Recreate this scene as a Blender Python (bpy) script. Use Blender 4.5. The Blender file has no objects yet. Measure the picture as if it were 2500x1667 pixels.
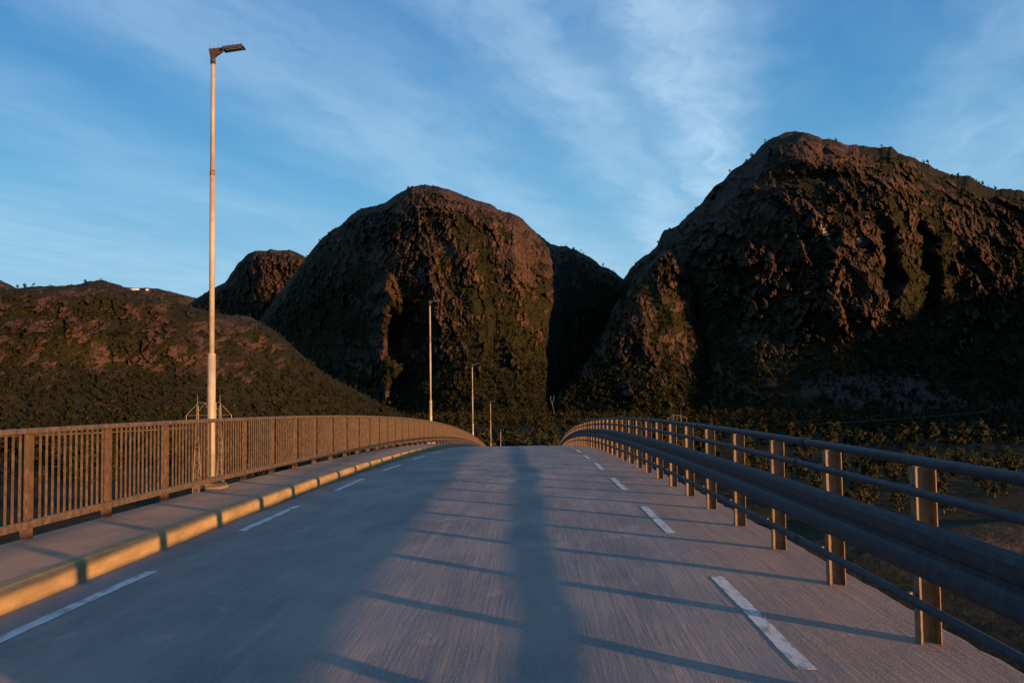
import bpy, bmesh, math, random
import numpy as np
from mathutils import Matrix, Vector
from math import sin, cos, radians, pi, atan2, hypot

random.seed(7)
rng = np.random.default_rng(7)
SC = bpy.context.scene
COL = SC.collection

# ------------------------------------------------------------------ camera
CAM_H, PITCH, ROLL, YAW, FPX = 1.6716, 0.057729, 0.012655, 0.021714, 2430.6
R0 = np.array([cos(YAW), sin(YAW), 0.0])
H0 = np.array([-sin(YAW), cos(YAW), 0.0])
F0 = H0 * cos(PITCH) + np.array([0, 0, sin(PITCH)])
U0 = -H0 * sin(PITCH) + np.array([0, 0, cos(PITCH)])
RR = R0 * cos(ROLL) - U0 * sin(ROLL)
UU = R0 * sin(ROLL) + U0 * cos(ROLL)
cam = bpy.data.cameras.new('camera')
cam.sensor_width = 36.0
cam.lens = FPX * 36.0 / 2500.0
cam.clip_start = 0.1
cam.clip_end = 20000
camo = bpy.data.objects.new('camera', cam)
COL.objects.link(camo)
camo.matrix_world = Matrix(((RR[0], UU[0], -F0[0], 0), (RR[1], UU[1], -F0[1], 0),
                            (RR[2], UU[2], -F0[2], CAM_H), (0, 0, 0, 1)))
SC.camera = camo

# ------------------------------------------------------------------ light
SUN_EL, SUN_AZ = radians(5.0), atan2(0.722, -0.692)      # azimuth clockwise from +Y
SUN_VEC = Vector((sin(SUN_AZ) * cos(SUN_EL), cos(SUN_AZ) * cos(SUN_EL), sin(SUN_EL)))
SKY_STRENGTH = 0.050
sun = bpy.data.lights.new('sun', 'SUN')
sun.energy = 5.0
sun.angle = radians(0.53)
sun.color = (1.0, 0.50, 0.21)
suno = bpy.data.objects.new('sun', sun)
COL.objects.link(suno)
suno.rotation_euler = SUN_VEC.to_track_quat('Z', 'Y').to_euler()

vs = SC.view_settings
vs.view_transform = 'Standard'
vs.look = 'None'
vs.gamma = 1
vs.exposure = 1.22
vs.use_curve_mapping = False


class NT:
    """small helper for node trees"""
    def __init__(s, tree):
        s.t = tree
        s.n = tree.nodes
        s.n.clear()

    def new(s, kind, **kw):
        x = s.n.new(kind)
        for k, v in kw.items():
            setattr(x, k, v)
        return x

    def put(s, sock, v):
        if v is None:
            return
        if isinstance(v, bpy.types.NodeSocket):
            s.t.links.new(v, sock)
        else:
            if isinstance(v, (int, float)) and getattr(sock, 'type', '') == 'RGBA':
                v = (v, v, v, 1)
            if isinstance(v, tuple) and len(v) == 3 and sock.type == 'RGBA':
                v = v + (1,)
            sock.default_value = v

    def math(s, op, a, b=None, c=None, clamp=False):
        x = s.new('ShaderNodeMath', operation=op, use_clamp=clamp)
        for i, v in enumerate((a, b, c)):
            s.put(x.inputs[i], v)
        return x.outputs[0]

    def vmath(s, op, a, b=None):
        x = s.new('ShaderNodeVectorMath', operation=op)
        s.put(x.inputs[0], a)
        s.put(x.inputs[1], b)
        return x.outputs['Value'] if op == 'DOT_PRODUCT' else x.outputs[0]

    def mix(s, f, a, b, mode='MIX'):
        x = s.new('ShaderNodeMix', data_type='RGBA', blend_type=mode)
        s.put(x.inputs[0], f)
        s.put(x.inputs[6], a)
        s.put(x.inputs[7], b)
        return x.outputs[2]

    def comb(s, x=0.0, y=0.0, z=0.0):
        c = s.new('ShaderNodeCombineXYZ')
        for i, v in enumerate((x, y, z)):
            s.put(c.inputs[i], v)
        return c.outputs[0]

    def noise(s, vec, scale, detail=3.0, rough=0.55, dist=0.0):
        x = s.new('ShaderNodeTexNoise')
        s.put(x.inputs['Vector'], vec)
        x.inputs['Scale'].default_value = scale
        x.inputs['Detail'].default_value = detail
        x.inputs['Roughness'].default_value = rough
        x.inputs['Distortion'].default_value = dist
        return x.outputs[0]

    def mapping(s, vec, scale=(1, 1, 1), rot=(0, 0, 0), loc=(0, 0, 0)):
        x = s.new('ShaderNodeMapping')
        s.put(x.inputs[0], vec)
        x.inputs['Scale'].default_value = scale
        x.inputs['Rotation'].default_value = rot
        x.inputs['Location'].default_value = loc
        return x.outputs[0]

    def ramp(s, f, stops, interp='LINEAR'):
        x = s.new('ShaderNodeValToRGB')
        x.color_ramp.interpolation = interp
        el = x.color_ramp.elements
        while len(el) < len(stops):
            el.new(0.5)
        for e, (p, c) in zip(el, stops):
            e.position = p
            if isinstance(c, (int, float)):
                c = (c, c, c)
            e.color = tuple(c) + (1,)
        s.put(x.inputs[0], f)
        return x.outputs[0]

    def smooth(s, f, a, b, lo=0.0, hi=1.0):
        x = s.new('ShaderNodeMapRange', interpolation_type='SMOOTHSTEP')
        for i, v in enumerate((f, a, b, lo, hi)):
            s.put(x.inputs[i], v)
        return x.outputs[0]


# ------------------------------------------------------------------ sky
world = bpy.data.worlds.new('World')
SC.world = world
world.use_nodes = True
w = NT(world.node_tree)
sky = w.new('ShaderNodeTexSky', sky_type='NISHITA')
sky.sun_disc = False
sky.sun_elevation = SUN_EL
sky.sun_rotation = SUN_AZ
sky.air_density = 1.0
sky.dust_density = 0.3
sky.ozone_density = 2.0
tc = w.new('ShaderNodeTexCoord')
D = w.vmath('NORMALIZE', tc.outputs['Generated'])
sep = w.new('ShaderNodeSeparateXYZ')
w.put(sep.inputs[0], D)
dz = w.math('MAXIMUM', sep.outputs[2], 0.03)
pu = w.math('DIVIDE', w.vmath('DOT_PRODUCT', D, (0.97048, -0.24119, 0)), dz)
pv = w.math('DIVIDE', w.vmath('DOT_PRODUCT', D, (0.24119, 0.97048, 0)), dz)
pvec = w.comb(pu, pv, 0.0)
warp = w.noise(w.mapping(pvec, (0.9, 0.42, 1)), 1.0, 3.0, 0.5)
warp = w.math('MULTIPLY', w.math('SUBTRACT', warp, 0.5), 0.46)
warp_f = w.noise(w.mapping(pvec, (3.4, 2.2, 1), (0, 0, 0.3)), 1.3, 5.0, 0.6)
warp = w.math('ADD', warp, w.math('MULTIPLY', w.math('SUBTRACT', warp_f, 0.5), 0.26))
uu = w.math('ADD', pu, warp)
# the cirrus streaks, parallel bands in the cloud plane
U_A, U_B = -5.0, 3.0
def up(u): return (u - U_A) / (U_B - U_A)
band = w.ramp(w.math('DIVIDE', w.math('SUBTRACT', uu, U_A), U_B - U_A), [
    (0.0, 0.25), (up(-4.2), 0.5), (up(-3.3), 0.08), (up(-2.75), 0.26), (up(-2.45), 0.30), (up(-2.1), 0.06),
    (up(-1.85), 0.12), (up(-1.6), 0.48), (up(-1.3), 0.46), (up(-1.05), 0.25), (up(-0.9), 0.16), (up(-0.72), 0.85),
    (up(-0.58), 0.70), (up(-0.47), 0.22), (up(-0.38), 0.9), (up(-0.22), 1.0), (up(-0.1), 0.35), (up(0.06), 0.04),
    (up(0.4), 0.10), (up(0.62), 0.62), (up(0.95), 0.30), (up(1.6), 0.45), (up(2.2), 0.1), (1.0, 0.3)], 'B_SPLINE')
wisp = w.noise(w.mapping(w.comb(uu, pv, 0.0), (3.4, 1.0, 1), (0, 0, 0.35)), 1.5, 7.0, 0.6, 0.25)
wisp2 = w.noise(w.mapping(pvec, (1.3, 0.5, 1), (0, 0, -0.2), (3, 1, 0)), 1.0, 4.0, 0.55)
den = w.math('MULTIPLY', band, w.smooth(wisp, 0.24, 0.64, 0.5, 1.0))
den = w.math('MULTIPLY', den, w.smooth(wisp2, 0.25, 0.55, 0.7, 1.0))
den = w.math('ADD', den, w.math('MULTIPLY', w.smooth(wisp2, 0.42, 0.8), 0.16))
hz = w.smooth(sep.outputs[2], 0.02, 0.10, 0.3, 1.0)
den = w.math('MULTIPLY', w.math('MULTIPLY', den, hz), 0.74)
den = w.math('ADD', den, w.smooth(sep.outputs[2], 0.30, 0.08, 0.0, 0.14), clamp=True)
base = w.mix(1.0, sky.outputs[0], (0.33, 0.97, 1.66), 'MULTIPLY')
clear = w.ramp(sep.outputs[2], [(0.0, (2.6 / 7, 4.9 / 7, 6.3 / 7)), (0.10, (2.15 / 7, 4.6 / 7, 6.3 / 7)), (0.2, (1.1 / 7, 3.7 / 7, 6.1 / 7)),
                                (0.36, (0.36 / 7, 2.1 / 7, 4.9 / 7)), (1.0, (0.2 / 7, 1.1 / 7, 3.4 / 7))])
clear = w.mix(1.0, clear, (7.0, 7.0, 7.0), 'MULTIPLY')
base = w.mix(0.75, base, clear)
lum = w.new('ShaderNodeRGBToBW')
w.put(lum.inputs[0], base)
cloud = w.mix(1.0, w.mix(0.0, (1, 1, 1), (1, 1, 1)), (4.8, 6.7, 8.4), 'MULTIPLY')
col = w.mix(den, base, cloud)
bg = w.new('ShaderNodeBackground')
w.put(bg.inputs[0], col)
bg.inputs[1].default_value = SKY_STRENGTH
out = w.new('ShaderNodeOutputWorld')
w.put(out.inputs[0], bg.outputs[0])


# ------------------------------------------------------------------ materials
def material(name, build, rough=0.8, metal=0.0, spec=0.3):
    m = bpy.data.materials.new(name)
    m.use_nodes = True
    t = NT(m.node_tree)
    b = t.new('ShaderNodeBsdfPrincipled')
    b.inputs['Roughness'].default_value = rough
    b.inputs['Metallic'].default_value = metal
    b.inputs['Specular IOR Level'].default_value = spec
    o = t.new('ShaderNodeOutputMaterial')
    t.put(o.inputs[0], b.outputs[0])
    pos = t.new('ShaderNodeNewGeometry').outputs['Position']
    build(t, b, pos)
    return m


def bump(t, b, h, strength, dist):
    x = t.new('ShaderNodeBump')
    x.inputs['Strength'].default_value = strength
    x.inputs['Distance'].default_value = dist
    t.put(x.inputs['Height'], h)
    t.put(b.inputs['Normal'], x.outputs[0])


def m_road(t, b, p):
    big = t.noise(t.mapping(p, (0.9, 0.35, 1)), 1.0, 5, 0.6)
    streak = t.noise(t.mapping(p, (7, 0.35, 1)), 1.0, 4, 0.6)
    grain = t.noise(p, 55, 3, 0.7)
    tine = t.noise(t.mapping(p, (38, 1.3, 1), (0, 0, 0.06)), 1.0, 3, 0.6)
    patch = t.smooth(t.noise(t.mapping(p, (1.6, 0.6, 1), (0, 0, 0.2), (9, 4, 0)), 0.8, 3, 0.5), 0.52, 0.72)
    c = t.mix(t.smooth(big, 0.3, 0.7), (0.076, 0.086, 0.098), (0.228, 0.194, 0.174))
    c = t.mix(t.math('MULTIPLY', t.smooth(streak, 0.45, 0.75), 0.55), c, (0.26, 0.235, 0.215))
    c = t.mix(t.math('MULTIPLY', patch, 0.65), c, (0.092, 0.095, 0.102))
    c = t.mix(t.math('MULTIPLY', t.smooth(tine, 0.56, 0.74), 0.2), c, (0.30, 0.27, 0.25))
    spot = t.smooth(t.noise(t.mapping(p, (2.2, 0.9, 1), (0, 0, 0), (31, 7, 0)), 1.0, 4, 0.6), 0.60, 0.72)
    c = t.mix(t.math('MULTIPLY', spot, 0.6), c, (0.34, 0.25, 0.19))
    c = t.mix(t.math('MULTIPLY', t.smooth(grain, 0.3, 0.75), 0.6), c, (0.24, 0.22, 0.2))
    # pale worn shoulder outside the right edge line, wheel tracks polished darker
    sx = t.new('ShaderNodeSeparateXYZ'); t.put(sx.inputs[0], p)
    wob = t.math('MULTIPLY', t.math('SUBTRACT', big, 0.5), 0.8)
    sh = t.smooth(t.math('ADD', sx.outputs[0], wob), 1.3, 2.2)
    c = t.mix(t.math('MULTIPLY', sh, 0.75), c, t.mix(t.smooth(grain, 0.35, 0.7), (0.20, 0.135, 0.10), (0.34, 0.24, 0.18)))
    t.put(b.inputs['Base Color'], c)
    h = t.math('ADD', t.math('MULTIPLY', grain, 0.35), t.math('MULTIPLY', tine, 0.5))
    h = t.math('ADD', h, t.math('MULTIPLY', streak, 0.9))
    h = t.math('ADD', h, t.math('MULTIPLY', big, 2.0))
    bump(t, b, h, 0.85, 0.009)
    t.put(b.inputs['Roughness'], t.smooth(streak, 0.2, 0.8, 0.72, 0.95))


def m_walk(t, b, p):
    big = t.noise(t.mapping(p, (1.2, 0.7, 1)), 1.0, 5, 0.6)
    grain = t.noise(p, 40, 4, 0.7)
    c = t.mix(t.smooth(big, 0.3, 0.7), (0.20, 0.118, 0.072), (0.34, 0.205, 0.125))
    c = t.mix(t.math('MULTIPLY', t.smooth(grain, 0.35, 0.75), 0.4), c, (0.44, 0.31, 0.21))
    cr = t.smooth(t.noise(t.mapping(p, (2, 6, 1), (0, 0, 0.4)), 1.0, 5, 0.65), 0.62, 0.72)
    c = t.mix(t.math('MULTIPLY', cr, 0.5), c, (0.12, 0.1, 0.09))
    t.put(b.inputs['Base Color'], c)
    bump(t, b, t.math('ADD', grain, t.math('MULTIPLY', big, 3.0)), 0.5, 0.006)


def m_kerb(t, b, p):
    big = t.noise(t.mapping(p, (3, 1.5, 6)), 1.0, 5, 0.6)
    grain = t.noise(p, 60, 3, 0.7)
    c = t.mix(t.smooth(big, 0.3, 0.72), (0.19, 0.132, 0.058), (0.325, 0.228, 0.098))
    c = t.mix(t.math('MULTIPLY', t.smooth(grain, 0.5, 0.8), 0.5), c, (0.17, 0.125, 0.085))
    st = t.smooth(t.noise(t.mapping(p, (1, 9, 2)), 1.0, 3, 0.6), 0.6, 0.75)
    c = t.mix(t.math('MULTIPLY', st, 0.55), c, (0.2, 0.14, 0.08))
    t.put(b.inputs['Base Color'], c)
    bump(t, b, t.math('ADD', grain, t.math('MULTIPLY', big, 2.5)), 0.6, 0.006)


def m_paint(t, b, p):
    wear = t.noise(t.mapping(p, (11, 3.0, 1)), 1.0, 7, 0.72)
    c = t.mix(t.smooth(wear, 0.46, 0.66), (0.50, 0.50, 0.49), (0.17, 0.165, 0.165))
    t.put(b.inputs['Base Color'], c)
    bump(t, b, wear, 0.4, 0.003)


def m_steel(c0, c1, scale=6.0):
    def f(t, b, p):
        n = t.noise(p, scale, 4, 0.65)
        n2 = t.noise(t.mapping(p, (9, 9, 1.5)), 3.0, 3, 0.6)
        c = t.mix(t.smooth(n, 0.35, 0.7), c0, c1)
        c = t.mix(t.math('MULTIPLY', t.smooth(n2, 0.55, 0.75), 0.4), c, tuple(0.6 * v for v in c0))
        t.put(b.inputs['Base Color'], c)
        bump(t, b, n2, 0.15, 0.004)
    return f


def m_terrain(t, b, p):
    """veg, tone and scar are per-vertex maps of what grows or lies where; veg also holds shade painted on two left flanks"""
    a = t.new('ShaderNodeAttribute'); a.attribute_name = 'cover'
    s = t.new('ShaderNodeSeparateColor'); t.put(s.inputs[0], a.outputs['Color'])
    veg, tone, scar = s.outputs[0], s.outputs[1], s.outputs[2]
    n1 = t.noise(p, 0.045, 6, 0.65)
    n2 = t.noise(t.mapping(p, (0.3, 0.3, 0.12)), 1.0, 5, 0.7)
    n3 = t.noise(p, 0.5, 4, 0.7)
    rock = t.mix(t.smooth(n1, 0.35, 0.65), (0.019, 0.0135, 0.010), (0.066, 0.040, 0.026))
    rock = t.mix(t.smooth(n2, 0.5, 0.72), rock, (0.098, 0.058, 0.039))
    rock = t.mix(t.math('MULTIPLY', t.smooth(n3, 0.5, 0.3), 0.7), rock, (0.010, 0.009, 0.009))
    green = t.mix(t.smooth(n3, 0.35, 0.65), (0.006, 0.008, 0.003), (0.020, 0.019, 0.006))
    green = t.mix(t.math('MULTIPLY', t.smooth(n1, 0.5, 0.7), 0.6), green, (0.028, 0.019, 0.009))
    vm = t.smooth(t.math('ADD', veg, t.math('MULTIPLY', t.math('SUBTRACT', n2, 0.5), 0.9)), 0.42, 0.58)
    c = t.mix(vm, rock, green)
    c = t.mix(scar, c, (0.42, 0.33, 0.25))
    c = t.mix(t.math('SUBTRACT', tone, 0.5), c, (0.062, 0.050, 0.042))
    t.put(b.inputs['Base Color'], c)
    bump(t, b, t.math('ADD', n2, t.math('MULTIPLY', n3, 0.5)), 0.9, 2.5)


def m_leaf(c0, c1):
    def f(t, b, p):
        n = t.noise(p, 0.35, 3, 0.6)
        oi = t.new('ShaderNodeObjectInfo').outputs['Random']
        c = t.mix(t.smooth(n, 0.35, 0.65), c0, c1)
        c = t.mix(t.math('MULTIPLY', oi, 0.5), c, (c1[0] * 1.15, c1[1] * 0.95, c1[2] * 0.7))
        t.put(b.inputs['Base Color'], c)
    return f


def flat(c):
    def f(t, b, p):
        n = t.noise(p, 9.0, 4, 0.6)
        t.put(b.inputs['Base Color'], t.mix(t.smooth(n, 0.3, 0.7), tuple(0.8 * v for v in c), tuple(1.15 * v for v in c)))
    return f


M = {
    'road': material('worn_concrete_road', m_road, 0.85),
    'walk': material('weathered_concrete', m_walk, 0.9),
    'kerb': material('ochre_kerb_concrete', m_kerb, 0.9),
    'paint': material('worn_white_paint', m_paint, 0.7),
    'rail_brown': material('brown_weathered_rail', m_steel((0.052, 0.035, 0.020), (0.108, 0.074, 0.041), 10), 0.6, 0.0, 0.4),
    'post_brown': material('rusty_brown_post', m_steel((0.055, 0.033, 0.021), (0.10, 0.060, 0.037), 10), 0.7, 0.0, 0.3),
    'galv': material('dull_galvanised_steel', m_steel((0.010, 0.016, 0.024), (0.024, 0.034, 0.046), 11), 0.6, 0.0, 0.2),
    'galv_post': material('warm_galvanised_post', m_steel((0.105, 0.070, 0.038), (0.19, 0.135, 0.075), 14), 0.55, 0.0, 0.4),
    'lamp_pole': material('pale_lamp_pole', m_steel((0.24, 0.208, 0.15), (0.33, 0.292, 0.22), 3), 0.5, 0.0, 0.4),
    'lamp_head': material('dark_lamp_housing', flat((0.035, 0.03, 0.035)), 0.5),
    'bracket': material('brown_lamp_bracket', flat((0.035, 0.022, 0.018)), 0.6),
    'glass': material('lamp_glass', flat((0.25, 0.26, 0.28)), 0.15, 0, 0.5),
    'pylon': material('pylon_steel', flat((0.20, 0.16, 0.11)), 0.5, 0.1),
    'wire': material('cable', flat((0.16, 0.13, 0.07)), 0.6),
    'terrain': material('rock_and_heath', m_terrain, 0.95, 0, 0.1),
    'leaf': material('birch_leaves', m_leaf((0.008, 0.011, 0.0035), (0.022, 0.024, 0.007)), 0.8, 0, 0.15),
    'leaf_dark': material('forest_leaves', m_leaf((0.005, 0.007, 0.0025), (0.015, 0.016, 0.005)), 0.85, 0, 0.1),
    'bark': material('birch_bark', flat((0.11, 0.09, 0.07)), 0.9),
    'snow': material('old_snow', flat((0.75, 0.75, 0.78)), 0.7),
    'fall': material('falling_water', flat((0.055, 0.07, 0.09)), 0.6),
    'scree': material('scree_boulders', flat((0.046, 0.040, 0.035)), 0.95),
    'bolt': material('dark_slot', flat((0.03, 0.03, 0.035)), 0.6),
}


# ------------------------------------------------------------------ object helpers
def link_mesh(name, verts, faces, mat, parent=None, smooth=False):
    me = bpy.data.meshes.new(name)
    me.from_pydata([tuple(v) for v in verts], [], faces)
    me.materials.append(mat)
    if smooth:
        me.polygons.foreach_set('use_smooth', [True] * len(me.polygons))
    me.update()
    return link_data(name, me, parent)


def link_data(name, me, parent=None):
    o = bpy.data.objects.new(name, me)
    COL.objects.link(o)
    if parent is not None:
        o.parent = parent
    return o


def empty(name, loc, label, cat, group=None):
    o = bpy.data.objects.new(name, None)
    o.empty_display_size = 0.3
    COL.objects.link(o)
    o.location = loc
    return tag(o, label, cat, group)


def tag(o, label=None, cat=None, group=None, kind=None):
    if label: o['label'] = label
    if cat: o['category'] = cat
    if group: o['group'] = group
    if kind: o['kind'] = kind
    return o


class MB:
    """collects boxes, bars and lofts into one mesh"""
    def __init__(s):
        s.v, s.f = [], []

    def quadbox(s, pts):
        b = len(s.v)
        s.v += [tuple(p) for p in pts]
        s.f += [tuple(b + i for i in q) for q in
                ((0, 3, 2, 1), (4, 5, 6, 7), (0, 1, 5, 4), (1, 2, 6, 5), (2, 3, 7, 6), (3, 0, 4, 7))]
        return s

    def box(s, x0, x1, y0, y1, z0, z1, bev=0.0):
        if bev <= 0:
            return s.quadbox([(x0, y0, z0), (x1, y0, z0), (x1, y1, z0), (x0, y1, z0),
                              (x0, y0, z1), (x1, y0, z1), (x1, y1, z1), (x0, y1, z1)])
        e = bev
        ring = [(x0 + e, y0), (x1 - e, y0), (x1, y0 + e), (x1, y1 - e), (x1 - e, y1), (x0 + e, y1), (x0, y1 - e), (x0, y0 + e)]
        return s.prism(ring, z0, z1)

    def prism(s, ring, z0, z1, taper=1.0, c=(0, 0)):
        n, b = len(ring), len(s.v)
        s.v += [(x, y, z0) for x, y in ring]
        s.v += [((x - c[0]) * taper + c[0], (y - c[1]) * taper + c[1], z1) for x, y in ring]
        s.f += [tuple(range(b + n - 1, b - 1, -1)), tuple(range(b + n, b + 2 * n))]
        s.f += [(b + i, b + (i + 1) % n, b + n + (i + 1) % n, b + n + i) for i in range(n)]
        return s

    def bar(s, a, b_, r, n=4, r2=None):
        a, b_ = Vector(a), Vector(b_)
        d = (b_ - a).normalized()
        u = d.cross(Vector((0, 0, 1)))
        if u.length < 1e-3: u = Vector((1, 0, 0))
        u.normalize(); v = d.cross(u)
        k = len(s.v)
        r2 = r if r2 is None else r2
        for c, q in ((a, r), (b_, r2)):
            for i in range(n):
                t = 2 * pi * (i + 0.5) / n
                s.v.append(tuple(c + u * (cos(t) * q) + v * (sin(t) * q)))
        s.f += [(k + i, k + n + i, k + n + (i + 1) % n, k + (i + 1) % n) for i in range(n)]
        s.f += [tuple(range(k, k + n)), tuple(range(k + 2 * n - 1, k + n - 1, -1))]
        return s

    def sweep(s, prof, path, closed=True):
        """prof: (x,z) ring; path: list of (x,y,z); profile stays in the XZ plane"""
        n, b = len(prof), len(s.v)
        for (x, y, z) in path:
            s.v += [(x + px, y, z + pz) for px, pz in prof]
        m = n if closed else n - 1
        for j in range(len(path) - 1):
            for i in range(m):
                p, q = b + j * n + i, b + j * n + (i + 1) % n
                s.f.append((p, q, q + n, p + n))
        if closed:
            s.f.append(tuple(b + i for i in range(n)))
            s.f.append(tuple(b + (len(path) - 1) * n + i for i in range(n - 1, -1, -1)))
        return s

    def data(s, name, mat, smooth=False):
        me = bpy.data.meshes.new(name)
        me.from_pydata(s.v, [], s.f)
        bm = bmesh.new(); bm.from_mesh(me)
        bmesh.ops.recalc_face_normals(bm, faces=bm.faces)
        bm.to_mesh(me); bm.free()
        me.materials.append(mat)
        if smooth:
            me.polygons.foreach_set('use_smooth', [True] * len(me.polygons))
        return me

    def build(s, name, mat, parent=None, smooth=False):
        return link_data(name, s.data(name, mat, smooth), parent)


def circle(r, n=10, cx=0.0, cz=0.0):
    return [(cx + r * cos(2 * pi * i / n), cz + r * sin(2 * pi * i / n)) for i in range(n)]


# ------------------------------------------------------------------ numpy noise
_T = np.random.default_rng(99).random((256, 256))


def vnoise(x, y, seed=0):
    x = x + seed * 37.17; y = y + seed * 91.73
    xi, yi = np.floor(x).astype(int), np.floor(y).astype(int)
    fx, fy = x - xi, y - yi
    fx = fx * fx * fx * (fx * (fx * 6 - 15) + 10); fy = fy * fy * fy * (fy * (fy * 6 - 15) + 10)
    a = _T[xi & 255, yi & 255]; b = _T[(xi + 1) & 255, yi & 255]
    c = _T[xi & 255, (yi + 1) & 255]; d = _T[(xi + 1) & 255, (yi + 1) & 255]
    return (a * (1 - fx) + b * fx) * (1 - fy) + (c * (1 - fx) + d * fx) * fy


def fbm(x, y, seed=0, oct=4, gain=0.5):
    s = 0; a = 1.0; t = 0
    for i in range(oct):
        ca, sa = cos(0.6 * i), sin(0.6 * i)
        s = s + a * vnoise((x * ca - y * sa) * 2.03 ** i, (x * sa + y * ca) * 2.03 ** i, seed + i * 3); t += a; a *= gain
    return s / t


def ridged(x, y, seed=0, oct=4, gain=0.55):
    s = 0; a = 1.0; t = 0
    for i in range(oct):
        n = 1 - np.abs(vnoise(x * 2.07 ** i, y * 2.07 ** i, seed + i * 5) * 2 - 1)
        s = s + a * n * n; t += a; a *= gain
    return s / t


def facets(x, y, seed=0, tilt=0.9):
    """broken rock: flat cells, each at its own depth and tilt, with sharp edges"""
    xi, yi = np.floor(x).astype(int), np.floor(y).astype(int)
    best = np.full(x.shape, 9.0); val = np.zeros(x.shape); sec_ = np.full(x.shape, 9.0)
    for i in (-1, 0, 1):
        for j in (-1, 0, 1):
            cx, cy = xi + i, yi + j
            a, b = (cx + 37 * seed) & 255, (cy + 91 * seed) & 255
            px_ = cx + _T[a, b]; py_ = cy + _T[b, (a + 57) & 255]
            dx, dy = x - px_, y - py_
            d = dx * dx + dy * dy
            h1, h2, h3 = _T[(a + 11) & 255, b], _T[a, (b + 23) & 255], _T[(b + 5) & 255, (a + 31) & 255]
            v = h1 + tilt * ((h2 - .5) * 2 * dx + (h3 - .5) * 2 * dy)
            m = d < best
            sec_ = np.where(m, best, np.minimum(sec_, d))
            val = np.where(m, v, val); best = np.where(m, d, best)
    crack = sstep(.12, 0, np.sqrt(sec_) - np.sqrt(best))
    return val - crack * .35


def sstep(a, b, x):
    t = np.clip((x - a) / (b - a), 0, 1)
    return t * t * (3 - 2 * t)


# ------------------------------------------------------------------ bridge geometry
def zr(y):
    """height of the road surface along the bridge: a crest, then an even fall to the far bank"""
    if y < -60:
        return zr(-60) + 0.068 * (y + 60)
    if y > 165:
        return zr(165) - 0.148 * (y - 165)
    return 0.010 * y - 0.000483 * y * y


Y0, Y1 = -60.0, 250.0
YS = list(np.arange(Y0, Y1 + 0.1, 1.0))
KX, WX, EX = -4.15, -5.52, 2.82
SW = 0.19


def strip(name, xs, mat, zoff=lambda x, y: 0.0, kind='structure', ys=YS):
    vs_ = [(x, y, zr(y) + zoff(x, y)) for y in ys for x in xs]
    n = len(xs)
    fs = [(j * n + i, j * n + i + 1, (j + 1) * n + i + 1, (j + 1) * n + i) for j in range(len(ys) - 1) for i in range(n - 1)]
    o = link_mesh(name, vs_, fs, mat, smooth=True)
    return tag(o, kind=kind)


def road_z(x, y):
    """small unevenness of the slab, dying out towards kerb and edge"""
    k = 1.0 if x < 2.3 else max(0.0, (2.8 - x) / .5)
    k *= min(1.0, max(0.0, (x + 4.1) / .4))
    a = np.array(float(x)); b = np.array(float(y))
    return float(k * ((fbm(a / 1.7, b / 2.6, 301, 2) - .5) * .030 + (fbm(a / .5, b / 1.1, 302, 2) - .5) * .008))


# road surface, slightly uneven along its right edge
edge_j = {round(float(y), 2): 0.045 * (random.random() - 0.5) for y in np.arange(-60, 251, 0.25)}
ys2 = list(np.arange(Y0, 0, 1.0)) + list(np.arange(0, 30, 0.25)) + list(np.arange(30, Y1 + 0.1, 1.0))
vs_, fs = [], []
xs_road = [KX - 0.02] + [float(v) for v in np.arange(-4.0, 2.81, 0.2)] + [EX]
for y in ys2:
    for x in xs_road:
        xx = x + (edge_j[round(float(y), 2)] if x == EX else 0)
        vs_.append((xx, y, zr(y) + (road_z(x, y) if y < 60 and y > -10 else 0)))
    vs_.append((EX + 0.01 + edge_j[round(float(y), 2)], y, zr(y) - 0.45))
n = len(xs_road) + 1
fs = [(j * n + i, j * n + i + 1, (j + 1) * n + i + 1, (j + 1) * n + i) for j in range(len(ys2) - 1) for i in range(n - 1)]
road = tag(link_mesh('road', vs_, fs, M['road']), kind='structure')

def road_top(x, y):
    """height of the road mesh itself at a point, for the paint laid on it"""
    g_ = xs_road; i = max(j for j in range(len(g_) - 1) if g_[j] <= x); fx = (x - g_[i]) / (g_[i + 1] - g_[i])
    if y < 0: a = math.floor(y); st = 1.0
    elif y < 30: a = math.floor(y * 4) / 4; st = .25
    else: a = math.floor(y); st = 1.0
    fy = (y - a) / st
    def h(xx, yy): return zr(yy) + (road_z(xx, yy) if -10 < yy < 60 else 0)
    return ((h(g_[i], a) * (1 - fx) + h(g_[i + 1], a) * fx) * (1 - fy) + (h(g_[i], a + st) * (1 - fx) + h(g_[i + 1], a + st) * fx) * fy)


# painted edge dashes, 3 m long and 3 m apart
dash_mesh = None
for side, first in ((-3.73, 0.72), (1.61, 0.10)):
    for k in range(-1, 21):
        ya = first + 5.97 * k
        ysd = np.linspace(ya, ya + 3.0, 49)
        vv = []
        for y in ysd:
            w1 = 0.055 + 0.004 * (random.random() - 0.5)
            jx = 0.006 * (random.random() - .5)
            vv += [(side - w1 + jx, y, road_top(side - w1 + jx, y) + 0.004), (side + w1 + jx, y, road_top(side + w1 + jx, y) + 0.004)]
        ff = [(2 * i, 2 * i + 1, 2 * i + 3, 2 * i + 2) for i in range(48)]
        link_mesh('lane_dash', vv, ff, M['paint'], road)

# kerb
MBk = MB()
prof = [(0.0, -0.05), (0.0, 0.02), (-0.012, SW - 0.045), (-0.030, SW - 0.012), (-0.06, SW + 0.004), (-0.16, SW + 0.004), (-0.16, -0.05)]
MBk.sweep(prof, [(KX + 0.006 * sin(y * 1.3) + 0.006 * (random.random() - .5), y, zr(y)) for y in np.arange(Y0, Y1, 0.5)])
kerb = tag(MBk.build('kerb', M['kerb']), kind='structure')
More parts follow.
